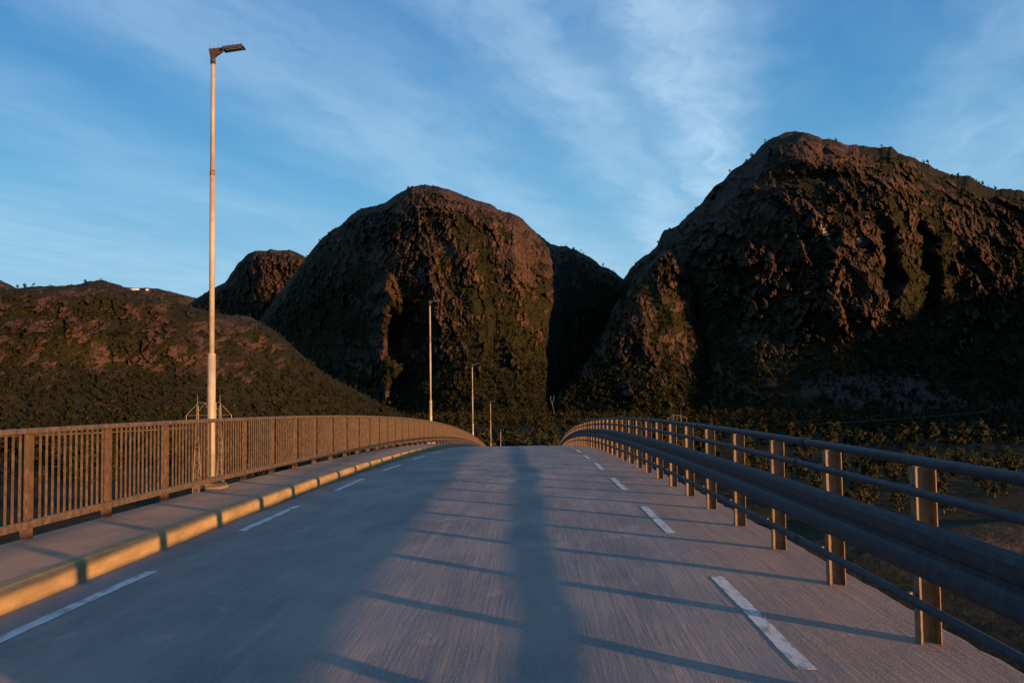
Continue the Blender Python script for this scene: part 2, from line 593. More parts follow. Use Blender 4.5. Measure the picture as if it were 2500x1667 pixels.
# pavement
MBp = MB()
prof = [(KX - 0.16, SW), (KX - 0.16, 0.0), (WX, -0.42), (WX, SW - 0.01), (WX + 0.01, SW)]
MBp.sweep(prof, [(0.0 + 0.012 * (random.random() - .5) * 0, y, zr(y)) for y in np.arange(Y0, Y1, 1.0)])
pav = tag(MBp.build('pavement', M['walk']), kind='structure')
# slab and girders under both
MBd = MB()
prof = [(-5.4, -0.43), (-5.3, -0.5), (-3.6, -0.75), (-3.4, -1.9), (1.4, -1.9), (1.6, -0.75), (2.7, -0.5), (2.78, -0.46), (2.78, -0.10), (-4.2, -0.10), (-4.2, -0.43)]
MBd.sweep(prof, [(0, y, zr(y)) for y in np.arange(Y0, Y1, 2.0)])
deck = tag(MBd.build('bridge_deck', M['walk']), kind='structure')

# ------------------------------------------------------------------ left railing with balusters
RX = -5.41
lr = empty('bridge_railing', (RX, 10.68, 0), 'brown metal railing with close upright bars along the outer edge of the raised pavement', 'railing')
lr_inv = Matrix.Translation((-RX, -10.68, 0))


def at(o, x, y, z, parent=None):
    """place a part whose mesh is built about its own foot"""
    o.location = (x, y, z)
    return o


def local(parent, pts):
    L = parent.location
    return [(p[0] - L[0], p[1] - L[1], p[2] - L[2]) for p in pts]


LY0, LY1 = 0.68, 148.68
ysr = list(np.arange(LY0, LY1 + .1, 1.0))
top = MB().sweep([(-0.045, -0.025), (0.045, -0.025), (0.045, 0.012), (0.032, 0.028), (-0.032, 0.028), (-0.045, 0.012)],
                 local(lr, [(RX, y, zr(y) + SW + 1.155) for y in ysr])).build('top_rail', M['rail_brown'], lr)
bot = MB().sweep([(-0.03, -0.04), (0.03, -0.04), (0.03, 0.03), (0.02, 0.04), (-0.02, 0.04), (-0.03, 0.03)],
                 local(lr, [(RX, y, zr(y) + SW + 0.165) for y in ysr])).build('bottom_rail', M['rail_brown'], lr)
pm = MB()
pm.box(-0.05, 0.05, -0.045, -0.037, 0.0, 1.13)
pm.box(-0.05, 0.05, 0.037, 0.045, 0.0, 1.13)
pm.box(-0.005, 0.005, -0.037, 0.037, 0.0, 1.13)
post_data = pm.data('post', M['post_brown'])
bal_data = MB().box(-0.010, 0.010, -0.010, 0.010, 0.202, 1.132).data('baluster', M['rail_brown'])
nb = 0
far_b = MB()
for k in range(int((LY1 - LY0) / 2) + 1):
    y = LY0 + 2 * k
    if abs(y - 16.68) > 0.3:
        o = link_data('post', post_data, lr)
        o.location = (-0.07, y - 10.68, zr(y) + SW)
    else:
        o = link_data('post', post_data, lr); o.scale = (0.6, 0.6, 1); o.location = (-0.05, y - 10.68 - 0.35, zr(y) + SW)
    if k == (LY1 - LY0) / 2:
        break
    for j in range(1, 14):
        yb = y + j * 2 / 14.0
        if y >= 8.6 and nb < 299:
            o = link_data('baluster', bal_data, lr)
            o.location = (0, yb - 10.68, zr(yb) + SW)
            nb += 1
        else:
            z = zr(yb) + SW
            far_b.box(-0.012, 0.012, yb - 10.68 - 0.012, yb - 10.68 + 0.012, z + 0.202, z + 1.132)
tag(far_b.build('baluster_row', M['rail_brown'], lr), kind='stuff')

# ------------------------------------------------------------------ right guard rail
GX = 2.56
gr = empty('guard_rail', (GX, 6.68, 0), 'grey steel road guard rail of pipes and a broad corrugated beam on upright posts', 'guard rail')
pm = MB()
W_, D_ = 0.068, 0.052
pm.box(-W_, -W_ + 0.008, -D_, D_, -0.03, 1.15)
pm.box(W_ - 0.006, W_, -D_, D_, -0.03, 1.15)
pm.box(-W_ + 0.008, W_ - 0.006, 0.030, 0.040, -0.03, 1.15)
gpost = pm.data('post', M['galv_post'])
plate = MB().box(-0.10, 0.10, -0.08, 0.08, 0.0, 0.004, 0.01).data('base_plate', M['walk'])
bolt_d = MB().bar((0, 0, 0.003), (0, 0, 0.020), 0.010, 6).data('anchor_bolt', M['galv_post'])
brks = [MB().box(-0.12, -0.081, -0.02, 0.02, 0.265, 0.33).data('bracket', M['galv_post']), MB().box(-0.14, -0.081, -0.02, 0.02, 0.59, 0.72).data('bracket', M['galv_post']),
        MB().box(-0.10, -0.081, -0.02, 0.02, 0.97, 1.03).data('bracket', M['galv_post'])]
ys_g = list(np.arange(0.68, 120.7, 1.0))


def gpath(x, z):
    return local(gr, [(x, y, zr(y) + z) for y in ys_g])


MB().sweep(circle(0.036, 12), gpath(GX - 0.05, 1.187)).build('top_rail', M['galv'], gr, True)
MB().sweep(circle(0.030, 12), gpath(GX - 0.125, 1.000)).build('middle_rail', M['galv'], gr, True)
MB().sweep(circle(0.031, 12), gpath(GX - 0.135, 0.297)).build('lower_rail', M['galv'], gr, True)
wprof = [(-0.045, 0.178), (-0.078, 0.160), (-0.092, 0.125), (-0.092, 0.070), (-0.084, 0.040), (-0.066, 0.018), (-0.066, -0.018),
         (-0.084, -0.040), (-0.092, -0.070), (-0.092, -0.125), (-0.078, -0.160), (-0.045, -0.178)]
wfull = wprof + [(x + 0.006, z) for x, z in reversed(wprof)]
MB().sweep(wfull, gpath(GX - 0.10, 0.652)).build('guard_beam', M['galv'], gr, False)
slot = MB().bar((-0.148, -0.02, 0.652), (-0.156, -0.02, 0.652), 0.022, 8).bar((-0.148, 0.03, 0.652), (-0.156, 0.03, 0.652), 0.022, 8).data('beam_bolt', M['bolt'])
for k in range(61):
    y = 0.68 + 2 * k
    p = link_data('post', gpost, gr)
    p.location = (0, y - 6.68, zr(y) + 0.001)
    p.rotation_euler = (0, random.uniform(-.008, .008), random.uniform(-.06, .06))
    if y < 40:
        for bk_ in brks:
            link_data('bracket', bk_, p)
for k in range(9):
    y = 3.3 + 6.0 * k
    for cx_, cz_, cr_ in ((GX - 0.05, 1.187, .041), (GX - 0.125, 1.0, .034), (GX - 0.135, .297, .035)):
        MB().bar((cx_ - GX, y - 6.68, zr(y) + cz_), (cx_ - GX, y + .22 - 6.68, zr(y + .22) + cz_), cr_, 12).build('rail_sleeve', M['galv'], gr, True)
for k in range(60):
    y = 1.2 + 1.0 * k
    s_ = link_data('beam_bolt', slot, gr)
    s_.location = (0, y - 6.68, zr(y))

# ------------------------------------------------------------------ street lamps
lamp_labels = [
    'tallest pale street lamp, its base on the railing and its head against the sky',
    'second street lamp along the pavement, standing where the railing curves over the crest',
    'third street lamp, its foot hidden behind the far end of the brown railing',
    'fourth street lamp, standing clear just behind the crest of the road',
    'smallest and farthest street lamp, only its top half showing over the crest']


def lamp_parts():
    P = {}
    n12 = lambda r: [(r * cos(2 * pi * i / 12), r * sin(2 * pi * i / 12)) for i in range(12)]
    P['plinth'] = MB().prism([(-.24, -.2), (.24, -.2), (.24, .2), (-.24, .2)], 0.0, 0.085, 0.9).data('plinth', M['kerb'])
    P['base_plate'] = MB().box(-.15, .15, -.15, .15, .085, .105, .02).data('base_plate', M['bracket'])
    P['lower_pole'] = MB().prism(n12(.072), .105, 2.27, .97).prism(n12(.079), 2.27, 2.30, .8).data('lower_pole', M['lamp_pole'], True)
    P['hatch'] = MB().box(.055, .078, -.03, .03, .95, 1.45).data('hatch', M['lamp_pole'])
    P['middle_pole'] = MB().prism(n12(.047), 2.29, 5.43, .96).data('middle_pole', M['lamp_pole'], True)
    P['pole_joint'] = MB().prism(n12(.05), 5.40, 5.49, .92).data('pole_joint', M['galv_post'], True)
    P['upper_pole'] = MB().prism(n12(.040), 5.43, 7.48, .9).data('upper_pole', M['lamp_pole'], True)
    P['collar'] = MB().prism(n12(.045), 7.37, 7.50).data('collar', M['bracket'], True)
    br = MB()
    br.quadbox([(-.045, -.03, 7.50), (.052, -.03, 7.50), (.052, .03, 7.50), (-.045, .03, 7.50),
                (-.068, -.03, 7.638), (.185, -.03, 7.66), (.185, .03, 7.66), (-.068, .03, 7.638)])
    br.quadbox([(.054, -.028, 7.52), (.09, -.028, 7.53), (.09, .028, 7.53), (.054, .028, 7.52),
                (.054, -.028, 7.645), (.184, -.028, 7.60), (.184, .028, 7.60), (.054, .028, 7.645)])
    P['bracket'] = br.data('bracket', M['bracket'])
    P['lamp_head'] = MB().quadbox([(.188, -.10, 7.60), (.56, -.09, 7.645), (.56, .09, 7.645), (.188, .10, 7.60),
                                   (.188, -.08, 7.662), (.525, -.07, 7.702), (.525, .07, 7.702), (.188, .08, 7.662)]).data('lamp_head', M['lamp_head'])
    P['lamp_glass'] = MB().quadbox([(.24, -.06, 7.600), (.52, -.06, 7.634), (.52, .06, 7.634), (.24, .06, 7.600),
                                    (.24, -.06, 7.604), (.52, -.06, 7.638), (.52, .06, 7.638), (.24, .06, 7.604)]).data('lamp_glass', M['glass'])
    P['bird_spike'] = MB().bar((0, 0, 0), (0, 0, .13), .003, 4, .001).data('bird_spike', M['lamp_head'])
    return P


LP = lamp_parts()
for i in range(5):
    y = 17.02 + 36.23 * i
    t = empty('street_lamp', (-5.55, y, zr(y) + SW), lamp_labels[i], 'street lamp', 'street lamps along the left side of the bridge')
    for k, d in LP.items():
        if k in ('bird_spike', 'lamp_glass'):
            continue
        o = link_data(k, d, t)
        if k == 'lamp_head':
            link_data('lamp_glass', LP['lamp_glass'], o)
            if i < 2:
                for j in range(9):
                    s_ = link_data('bird_spike', LP['bird_spike'], o)
                    x = -.05 + j * .068
                    s_.location = (x, 0, 7.642 + .10 * x)
                    s_.rotation_euler = (random.uniform(-.15, .15), random.uniform(-.3, .1), 0)

# ------------------------------------------------------------------ terrain sheets
def pix_ray(px, py):
    """direction, per metre of horizontal distance, through a point of the photograph (2500 px wide)"""
    u = px - 1250.0; v = py - 833.5
    u0 = u * cos(ROLL) - v * sin(ROLL); v0 = u * sin(ROLL) + v * cos(ROLL)
    x, y, z = u0 / FPX, 1.0, -v0 / FPX
    y1 = y * cos(PITCH) - z * sin(PITCH); z1 = y * sin(PITCH) + z * cos(PITCH)
    X = x * cos(YAW) - y1 * sin(YAW); Y = x * sin(YAW) + y1 * cos(YAW)
    h = np.hypot(X, Y)
    return X / h, Y / h, z1 / h


GZ = -22.0      # valley floor


def grid_object(name, P, cover, mat, kind='structure'):
    """P (n,m,3) -> one mesh with a 'cover' colour attribute"""
    n, m = P.shape[:2]
    idx = np.arange(n * m).reshape(n, m)
    q = np.stack([idx[:-1, :-1], idx[1:, :-1], idx[1:, 1:], idx[:-1, 1:]], -1).reshape(-1, 4)
    me = bpy.data.meshes.new(name)
    me.vertices.add(n * m)
    me.vertices.foreach_set('co', P.reshape(-1).astype(np.float32))
    me.loops.add(q.size)
    me.loops.foreach_set('vertex_index', q.reshape(-1).astype(np.int32))
    me.polygons.add(len(q))
    me.polygons.foreach_set('loop_start', (np.arange(len(q)) * 4).astype(np.int32))
    me.polygons.foreach_set('use_smooth', np.zeros(len(q), bool))
    me.update(calc_edges=True)
    a = me.color_attributes.new('cover', 'FLOAT_COLOR', 'POINT')
    c = np.ones((n * m, 4), np.float32)
    c[:, :3] = cover.reshape(-1, 3)
    a.data.foreach_set('color', c.reshape(-1))
    me.materials.append(mat)
    o = link_data(name, me)
    tag(o, kind=kind)
    return o


def sheet(name, ridge, cols, base_y=1012, step=2.2, tprof=((0, -150), (.15, -60), (.3, 0), (.8, 50), (.93, 110), (1, 220)),
          amp=1.0, vegf=None, flank=None, seed=1, hs=1.0, back=420, ridge_noise=3.2, sc=1.0, maskf=None, yscale=1.0, smallk=1.0):
    """a mountain: a front face whose distance varies, a crest line and a far side falling away"""
    rx = np.array([p[0] for p in ridge], float); ry = np.array([p[1] for p in ridge], float)
    nx = int((rx[-1] - rx[0]) / step) + 1
    px = np.linspace(rx[0], rx[-1], nx)
    yr = np.interp(px, rx, ry)
    yn = (fbm(px / 9, px * 0, seed, 3) - .5) * 2 * ridge_noise + (fbm(px / 34, px * 0, seed + 9, 2) - .5) * 1.6 * ridge_noise
    nt = int((base_y - yr.min()) / (step * yscale)) + 2
    t = np.linspace(0, 1, nt)
    cx = np.array([c[0] for c in cols], float); cr = np.array([c[1] for c in cols], float)
    # smooth the column distances a little
    rf = np.interp(px, cx, cr)
    kk = max(3, int(28 / step)); ker = np.hanning(kk + 2)[1:-1]; ker /= ker.sum()
    rf = np.convolve(np.pad(rf, kk // 2 + 1, mode='edge'), ker, 'same')[kk // 2 + 1: kk // 2 + 1 + nx]
    PX = np.repeat(px[:, None], nt, 1)
    T = np.repeat(t[None, :], nx, 0)
    PY = base_y + (yr[:, None] - base_y) * T + yn[:, None] * T ** 9
    tp = np.array(tprof)
    full = (base_y - yr.min())
    hfrac = (base_y - PY) / full
    # lower part follows true height, upper part follows the crest
    low = np.interp(hfrac, tp[:4, 0], tp[:4, 1])
    hi = np.interp(T, [0.7, 0.9, 0.97, 1.0], [0, tp[4, 1] * .45, tp[4, 1], tp[5, 1]])
    R = rf[:, None] + low + hi
    if flank is not None:
        R = R + flank(PX + (fbm(PX / 55, PY / 45, seed + 17, 4) - .5) * 75, PY + (fbm(PX / 70, PY / 70, seed + 18, 3) - .5) * 60, rx, ry)
    gx, gy, gz = pix_ray(PX, PY)
    lat = np.arctan2(gx, gy) * R
    hgt = gz * R * hs
    # relief
    wx = (fbm(lat / 90, hgt / 90, seed + 40, 3) - .5) * 50
    big = ridged((lat + wx + hgt * .12) / 75, hgt / 130, seed + 1, 3)
    wy = (fbm(lat / 30, hgt / 30, seed + 41, 3) - .5) * 14
    lat, hgt = lat * sc, hgt * sc
    mid = facets((lat + wx * .4 + wy + hgt * .25) / 16, (hgt + lat * .45 + wy) / 38, seed + 2, .9)
    small = facets((lat + wy * .7 - hgt * .15) / 6.0, (hgt - lat * .3) / 11.5, seed + 3, .9)
    tiny = facets((lat + wy * .5) / 2.9, (hgt + lat * .5) / 4.6, seed + 8, .9)
    cw = (fbm(lat / 26, hgt / 40, seed + 51, 4) - .5) * 2
    crack = sstep(.10, .0, np.abs(vnoise(lat / 19 + cw * .9 + hgt / 160, hgt / 150, seed + 52) - .5)) * sstep(.35, .6, vnoise(lat / 40, hgt / 60, seed + 53))
    ledge = sstep(.07, .0, np.abs(vnoise(hgt / 26 + cw * .5 - lat / 110, lat / 130, seed + 54) - .5)) * sstep(.4, .65, vnoise(lat / 50, hgt / 40, seed + 55))
    fine = fbm(lat / 2.6, hgt / 2.6, seed + 4, 3)
    veg = vegf(PX, PY, T, lat, hgt) if vegf else np.zeros_like(PX)
    veg = veg + 1.25 * (fbm(PX / 17, PY / 12, seed + 6, 4) - .5) + .6 * (.5 - small) + .35 * (.5 - mid)
    veg = np.clip(veg, 0, 1)
    rk = 1 - sstep(.4, .7, veg)
    fade = sstep(1.0, .96, T) * .5 + .5
    # slabs: broad areas where the face is smoother or rougher
    rough = .22 + 1.25 * sstep(.36, .64, fbm((lat + hgt * .4) / 62, (hgt - lat * .2) / 85, seed + 61, 3))
    mid = mid * (.45 + .55 * rough); small = small * rough; tiny = tiny * (.35 + .65 * rough)
    disp = amp * (big * 22 + mid * (3 + 5.5 * rk) + smallk * (small * (1.4 + 3.6 * rk) + tiny * (.9 + 2.2 * rk)) + fine * (3.0 + .8 * rk) - crack * 6.5 * rk + ledge * 3.5) * fade
    R = R - disp + amp * 22
    X, Y, Z = gx * R, gy * R, gz * R + CAM_H
    P = np.stack([X, Y, Z], -1)
    cover = np.stack([veg, np.full_like(veg, .5), np.zeros_like(veg)], -1)
    if maskf:
        cover = maskf(PX, PY, cover, lat, hgt)
    # far side
    nb_ = 14
    last = P[:, -1, :]
    bk = []
    for j in range(1, nb_ + 1):
        f = j / nb_
        d = back * f
        q = last.copy()
        q[:, 0] += gx[:, -1] * d; q[:, 1] += gy[:, -1] * d
        q[:, 2] = GZ - 3 + (last[:, 2] - GZ + 3) * (cos(f * pi / 2) ** 1.3 if f < 1 else 0) - 2 * f
        bk.append(q)
    P = np.concatenate([P, np.stack(bk, 1)], 1)
    cover = np.concatenate([cover, np.repeat(cover[:, -1:, :], nb_, 1)], 1)
    o = grid_object(name, P, cover, M['terrain'])
    return dict(P=P[:, :nt], PX=PX, PY=PY, T=T, veg=veg, o=o)


def patchy(PX, PY, seed, s1=70., s2=26.):
    return fbm(PX / s1, PY / s1, seed, 4)


# --- far hills on the left, behind everything
far_ridge = [(-420, 610), (-300, 590), (-150, 625), (-60, 655), (0, 684), (21, 693), (40, 704), (90, 722), (180, 716), (270, 703), (310, 701),
             (345, 703), (383, 704), (425, 714), (470, 725), (520, 741), (600, 770), (700, 820)]
far = sheet('hill', far_ridge, [(-420, 3100), (0, 3250), (300, 3400), (700, 3500)], 990, 3.0, amp=.7, seed=11,
            vegf=lambda X, Y, T, l, h: .25 + .5 * patchy(X, Y, 3), ridge_noise=1.0)

# --- second, smaller summit between the left hill and the central mountain
sec_ridge = [(380, 800), (430, 760), (472, 735), (510, 707), (530, 700), (548, 690), (560, 676), (570, 662), (582, 642), (604, 622), (625, 612), (663, 609),
             (706, 612), (731, 619), (748, 629), (790, 660), (840, 720), (900, 790)]
sec = sheet('mountain', sec_ridge, [(380, 3000), (500, 2850), (590, 2660), (640, 2560), (760, 2510), (900, 2620)], 1005, 2.2, amp=1.0, seed=21,
            tprof=((0, -200), (.15, -60), (.3, 0), (.8, 40), (.93, 60), (1, 120)),
            vegf=lambda X, Y, T, l, h: .20 + .9 * (patchy(X, Y, 5, 45.) - .35) + .5 * sstep(690, 760, Y))

# --- central mountain
cen_ridge = [(560, 880), (600, 830), (650, 757), (700, 690), (730, 655), (753, 623), (770, 599), (797, 572), (812, 562), (837, 545), (850, 530), (864, 521), (882, 508),
             (918, 505), (930, 499), (945, 494), (980, 467), (1007, 453), (1038, 450), (1065, 454), (1096, 465), (1141, 480), (1177, 491), (1203, 500),
             (1221, 513), (1244, 517), (1275, 536), (1302, 563), (1328, 583), (1345, 597), (1360, 601), (1382, 602), (1418, 616), (1454, 637), (1470, 652), (1485, 654),
             (1520, 679), (1550, 700), (1600, 740), (1660, 800)]


def cen_veg_shade(X, Y, T, l, h):
    v = .16 + 1.35 * (patchy(X, Y, 8, 60.) - .38)
    v = v + .55 * sstep(620, 760, Y) * sstep(1000, 1120, X) * fbm(X / 40, Y / 60, 77, 3) * 1.5
    v = v + .55 * sstep(870, 960, Y)
    v = v + .35 * sstep(1340, 1400, X) + .38 * sstep(930, 860, X)  # extra dark cover on the left flank paints in its shade
    return v


def cen_flank(X, Y, rx, ry):
    # below the shoulder the lit front steps back to the right, leaving one thin rib standing out
    xb = np.interp(Y, [600, 700, 760, 820, 900, 1010], [930, 965, 1040, 1085, 1105, 1120])
    g = 52 * sstep(0, 120, xb - X) * sstep(640, 860, Y)
    rib = -75 * np.exp(-((X - 935 - (Y - 820) * -.05) / 20.) ** 2) * sstep(640, 700, Y) * sstep(1010, 900, Y)
    g2 = 0
    return g + rib + g2


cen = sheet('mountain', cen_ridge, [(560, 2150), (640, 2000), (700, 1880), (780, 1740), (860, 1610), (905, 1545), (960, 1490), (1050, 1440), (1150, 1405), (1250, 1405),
                                    (1335, 1440), (1375, 1610), (1450, 1800), (1560, 1900), (1660, 1950)], 1024, 2.2, amp=1.0, seed=31, vegf=cen_veg_shade, flank=cen_flank)

# --- right mountain
rgt_ridge = [(1400, 860), (1450, 780), (1490, 720), (1525, 677), (1540, 655), (1557, 636), (1588, 615), (1604, 597), (1609, 585), (1620, 562), (1640, 555), (1656, 550),
             (1677, 526), (1714, 494), (1722, 480), (1740, 458), (1771, 437), (1782, 421), (1813, 400), (1844, 374), (1860, 353), (1886, 338),
             (1910, 328), (1923, 322), (1944, 319), (1975, 325), (2007, 337), (2033, 340), (2064, 351), (2106, 356), (2143, 361), (2174, 357),
             (2195, 374), (2226, 385), (2268, 403), (2320, 429), (2367, 429), (2399, 450), (2430, 463), (2472, 463), (2498, 467), (2600, 490), (2750, 530),
             (2950, 600), (3200, 720), (3400, 800)]


def rgt_veg_shade(X, Y, T, l, h):
    v = .22 + 1.25 * (patchy(X, Y, 15, 75.) - .38)
    v = v + .35 * sstep(2050, 2300, X) + .5 * sstep(760, 900, Y) + .3 * sstep(1700, 1560, X)
    v = v + .5 * sstep(.93, .99, T) * sstep(2050, 2250, X)
    up = np.array(rgt_ridge, float); up = up[up[:, 0] <= 1944]
    xs = np.interp(-Y, -up[:, 1], up[:, 0])
    v = v + .42 * sstep(95, 40, X - xs) * sstep(640, 600, Y)  # dark strip beside the left crest: the wall's shade put into the cover
    led = np.exp(-((Y - (432 + (X - 1900) * .02)) / 9.) ** 2) * sstep(1850, 1900, X) * sstep(2150, 2080, X)
    return v + .7 * led


def rgt_flank(X, Y, rx, ry):
    # the left wall under the crest turns away from the sun
    up = rx <= 1944
    xs = np.interp(-Y, -ry[up], rx[up])         # where the crest reaches this height
    wdt = np.interp(Y, [320, 400, 440, 520, 600, 700, 800], [35, 85, 80, 72, 110, 90, 70])
    f = np.clip((X - xs) / wdt, 0, 1)
    led = -25 * sstep(425, 470, Y) * sstep(1750, 1900, X)
    gul = 38 * np.exp(-((X - 2270 - (Y - 700) * .1) / 26.) ** 2) * sstep(500, 580, Y) * sstep(860, 760, Y)
    gul2 = 34 * np.exp(-((X - 2170 - (Y - 600) * .05) / 18.) ** 2) * sstep(540, 580, Y) * sstep(780, 700, Y)
    return 300 * (1 - f) ** 1.3 * sstep(900, 750, Y) + led + gul + gul2


def rgt_mask(X, Y, c, l, h):
    # scree cone at the foot on the right, with bare rock falls above it
    n = fbm(X / 26, Y / 14, 61, 4) - .5
    lo = np.interp(X, [1930, 2000, 2060, 2150, 2230, 2350, 2500, 2700], [965, 945, 980, 985, 1010, 1035, 1045, 1050])
    up_ = np.interp(X, [1930, 2000, 2060, 2150, 2230, 2350, 2500, 2700], [955, 920, 902, 915, 935, 985, 995, 990])
    m = sstep(-14, 4, (Y - up_) + n * 46) * sstep(-14, 4, (lo - Y) + n * 46) * sstep(1920, 1990, X)
    s2 = np.exp(-((X - 2090 - (Y - 800) * .95) / 12.) ** 2) * sstep(770, 800, Y) * sstep(870, 835, Y)
    m = np.clip(m + s2 * .7 * (.5 + n), 0, 1)
    c[..., 0] = c[..., 0] * (1 - m)
    c[..., 1] = .5 + .5 * m
    # fresh pale rock scars
    for (x, y, wx, wy, s) in ((2012, 565, 5, 19, -.4), (2020, 578, 5, 12, -.3), (2095, 588, 8, 6, .2), (1915, 580, 5, 7, .5), (2055, 655, 3, 9, 0)):
        dx = X - x + (Y - y) * s; dy = Y - y
        k = np.exp(-((dx / wx) ** 2 + (dy / wy) ** 2) ** 2) * sstep(.3, .5, fbm(X / 6, Y / 6, 5, 2))
        c[..., 2] = np.maximum(c[..., 2], k * .9)
    return c


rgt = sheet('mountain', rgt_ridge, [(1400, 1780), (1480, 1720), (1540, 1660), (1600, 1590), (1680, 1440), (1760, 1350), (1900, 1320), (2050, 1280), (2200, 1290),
                                    (2350, 1330), (2500, 1330), (2700, 1380), (3000, 1450), (3400, 1500)], 1028, 2.4, amp=1.0, tprof=((0, -150), (.15, -60), (.3, 0), (.8, 50), (.93, 80), (1, 130)), seed=47, vegf=rgt_veg_shade, flank=rgt_flank, maskf=rgt_mask)

# --- wooded spur in front of the right mountain
spr_ridge = [(1290, 1010), (1340, 985), (1400, 925), (1450, 860), (1480, 800), (1500, 745), (1530, 712), (1560, 680), (1590, 640), (1612, 616), (1636, 604),
             (1655, 622), (1672, 655), (1690, 700), (1700, 760), (1722, 850), (1750, 930), (1790, 1000), (1830, 1012)]
spr = sheet('hill', spr_ridge, [(1290, 1460), (1380, 1410), (1480, 1365), (1560, 1335), (1640, 1330), (1720, 1350), (1830, 1380)], 1030, 2.2, amp=.62, seed=53,
            tprof=((0, -120), (.2, -50), (.4, 0), (.8, 50), (.93, 40), (1, 90)), back=330,
            vegf=lambda X, Y, T, l, h: .42 + 1.2 * (patchy(X, Y, 25, 38.) - .42) + .4 * sstep(850, 960, Y))

# --- rocky heath hill on the left
lh_ridge = [(-700, 760), (-520, 700), (-300, 690), (-150, 715), (0, 709), (60, 704), (76, 700), (110, 700), (145, 697), (175, 695), (204, 690), (238, 683), (252, 685), (272, 690), (298, 700),
            (340, 713), (383, 724), (425, 739), (470, 749), (510, 758), (560, 768), (612, 773), (645, 792), (680, 814), (723, 852), (750, 880), (786, 907), (830, 934),
            (871, 954), (905, 972), (935, 988), (980, 1010)]
def lh_veg(X, Y, T, l, h):
    v = .56 + 1.3 * (fbm(X / 40, Y / 26, 35, 4) - .5)
    v = v + .5 * sstep(900, 960, Y) + .55 * sstep(600, 760, X) * sstep(780, 860, Y) + .25 * sstep(.93, 1., T)
    return v


lef = sheet('hill', lh_ridge, [(-700, 560), (-300, 600), (0, 640), (300, 690), (500, 730), (620, 770), (740, 830), (870, 900), (980, 940)], 1104, 2.2, amp=.40, seed=61,
            tprof=((0, -130), (.25, -70), (.5, 0), (.8, 35), (.93, 45), (1, 110)), vegf=lh_veg, back=360, smallk=1.2, hs=1.2, sc=1.9)

# --- wooded ridge beyond the frame on the right that keeps the foot of the right mountain in shade
def shade_ridge():
    n = 90
    q = np.linspace(400, 2100, n)          # across the sun's direction
    s = np.linspace(-420, 420, 40)         # along it
    Q, S = np.meshgrid(q, s, indexing='ij')
    top_ = np.interp(q, [400, 470, 531, 700, 850, 1000, 1070, 1140, 1310, 1700, 2100], [-22, 108, 128, 136, 142, 150, 190, 242, 300, 300, 80])
    top_ = top_ + (fbm(q / 40, q * 0, 9, 4) - .5) * 16
    h = GZ + (top_[:, None] - GZ) * np.exp(-(S / 210.) ** 2) * sstep(420, 330, np.abs(S))
    sx, sy = 0.722, -0.692                # towards the sun
    ax, ay = 0.692, 0.722                 # across
    D0 = 1500 + 250.
    # origin: along-sun coordinate of the mountain foot
    base = 414 * sx + 1100 * sy + D0
    X = ax * Q + sx * (base + S); Y = ay * Q + sy * (base + S)
    h = h + (fbm(X / 30, Y / 30, 4, 4) - .5) * 14 * (h > GZ + 6)
    P = np.stack([X, Y, h - 1], -1)
    cover = np.stack([np.full_like(h, .8), np.full_like(h, .5), np.zeros_like(h)], -1)
    grid_object('hill', P, cover, M['terrain'])


shade_ridge()

# --- valley floor, one sheet to the horizon
def gz_at(x, y):
    r = np.hypot(x, y)
    h = GZ + (fbm(x / 120, y / 120, 71, 4) - .5) * 7 + (fbm(x / 14, y / 14, 72, 3) - .5) * 1.2
    h = h + 4 * np.exp(-(((x - 95) / 60) ** 2 + ((y - 150) / 18) ** 2))
    return h


rr = np.concatenate([np.linspace(8, 700, 240), np.linspace(710, 2600, 80), np.geomspace(2700, 15000, 16)])
th = np.linspace(-pi, pi, 721)
TH, RG = np.meshgrid(th, rr, indexing='ij')
GXX, GYY = np.sin(TH) * RG, np.cos(TH) * RG
GZZ = gz_at(GXX, GYY)
sand = np.exp(-(((GXX - 88) / 46) ** 2 + ((GYY - 148) / 20) ** 2) ** 2) * (.45 + .55 * sstep(.35, .6, fbm(GXX / 9, GYY / 30, 12, 4)))
gveg = .85 + .6 * (fbm(GXX / 30, GYY / 30, 73, 3) - .5)
cov = np.stack([np.clip(gveg - sand, 0, 1), .5 + .18 * sand, sand * .05], -1)
grid_object('ground', np.stack([GXX, GYY, GZZ], -1), cov, M['terrain'])


# ------------------------------------------------------------------ trees
def crown_data(name, seed, n=300, h=5.0, w=2.2, leaf=0.42, mat=None):
    r = random.Random(seed)
    v, f = [], []
    lobes = [(r.uniform(-.55, .55) * w, r.uniform(-.55, .55) * w, h * r.uniform(.22, .84), w * r.uniform(.36, .62)) for _ in range(8)]
    lobes.append((0, 0, h * .9, w * .36))
    for i in range(n):
        lx, ly, lz, lr_ = r.choice(lobes)
        d = Vector((r.gauss(0, 1), r.gauss(0, 1), r.gauss(0, 1))).normalized()
        rad = lr_ * (r.random() ** .35)
        c = Vector((lx, ly, lz)) + d * rad
        c.z = max(c.z, h * .06)
        nrm = (d + Vector((r.gauss(0, .6), r.gauss(0, .6), r.gauss(0, .6)))).normalized()
        u = nrm.orthogonal().normalized(); u.rotate(Matrix.Rotation(r.random() * 6.28, 3, nrm))
        q = nrm.cross(u)
        s = leaf * r.uniform(.6, 1.3)
        b = len(v)
        v += [tuple(c + u * s * r.uniform(.7, 1.1)), tuple(c + q * s * r.uniform(.4, .8)), tuple(c - u * s * r.uniform(.7, 1.1)), tuple(c - q * s * r.uniform(.4, .8))]
        f += [(b, b + 1, b + 2), (b, b + 2, b + 3)]
    me = bpy.data.meshes.new(name)
    me.from_pydata(v, [], f)
    me.materials.append(mat or M['leaf'])
    return me


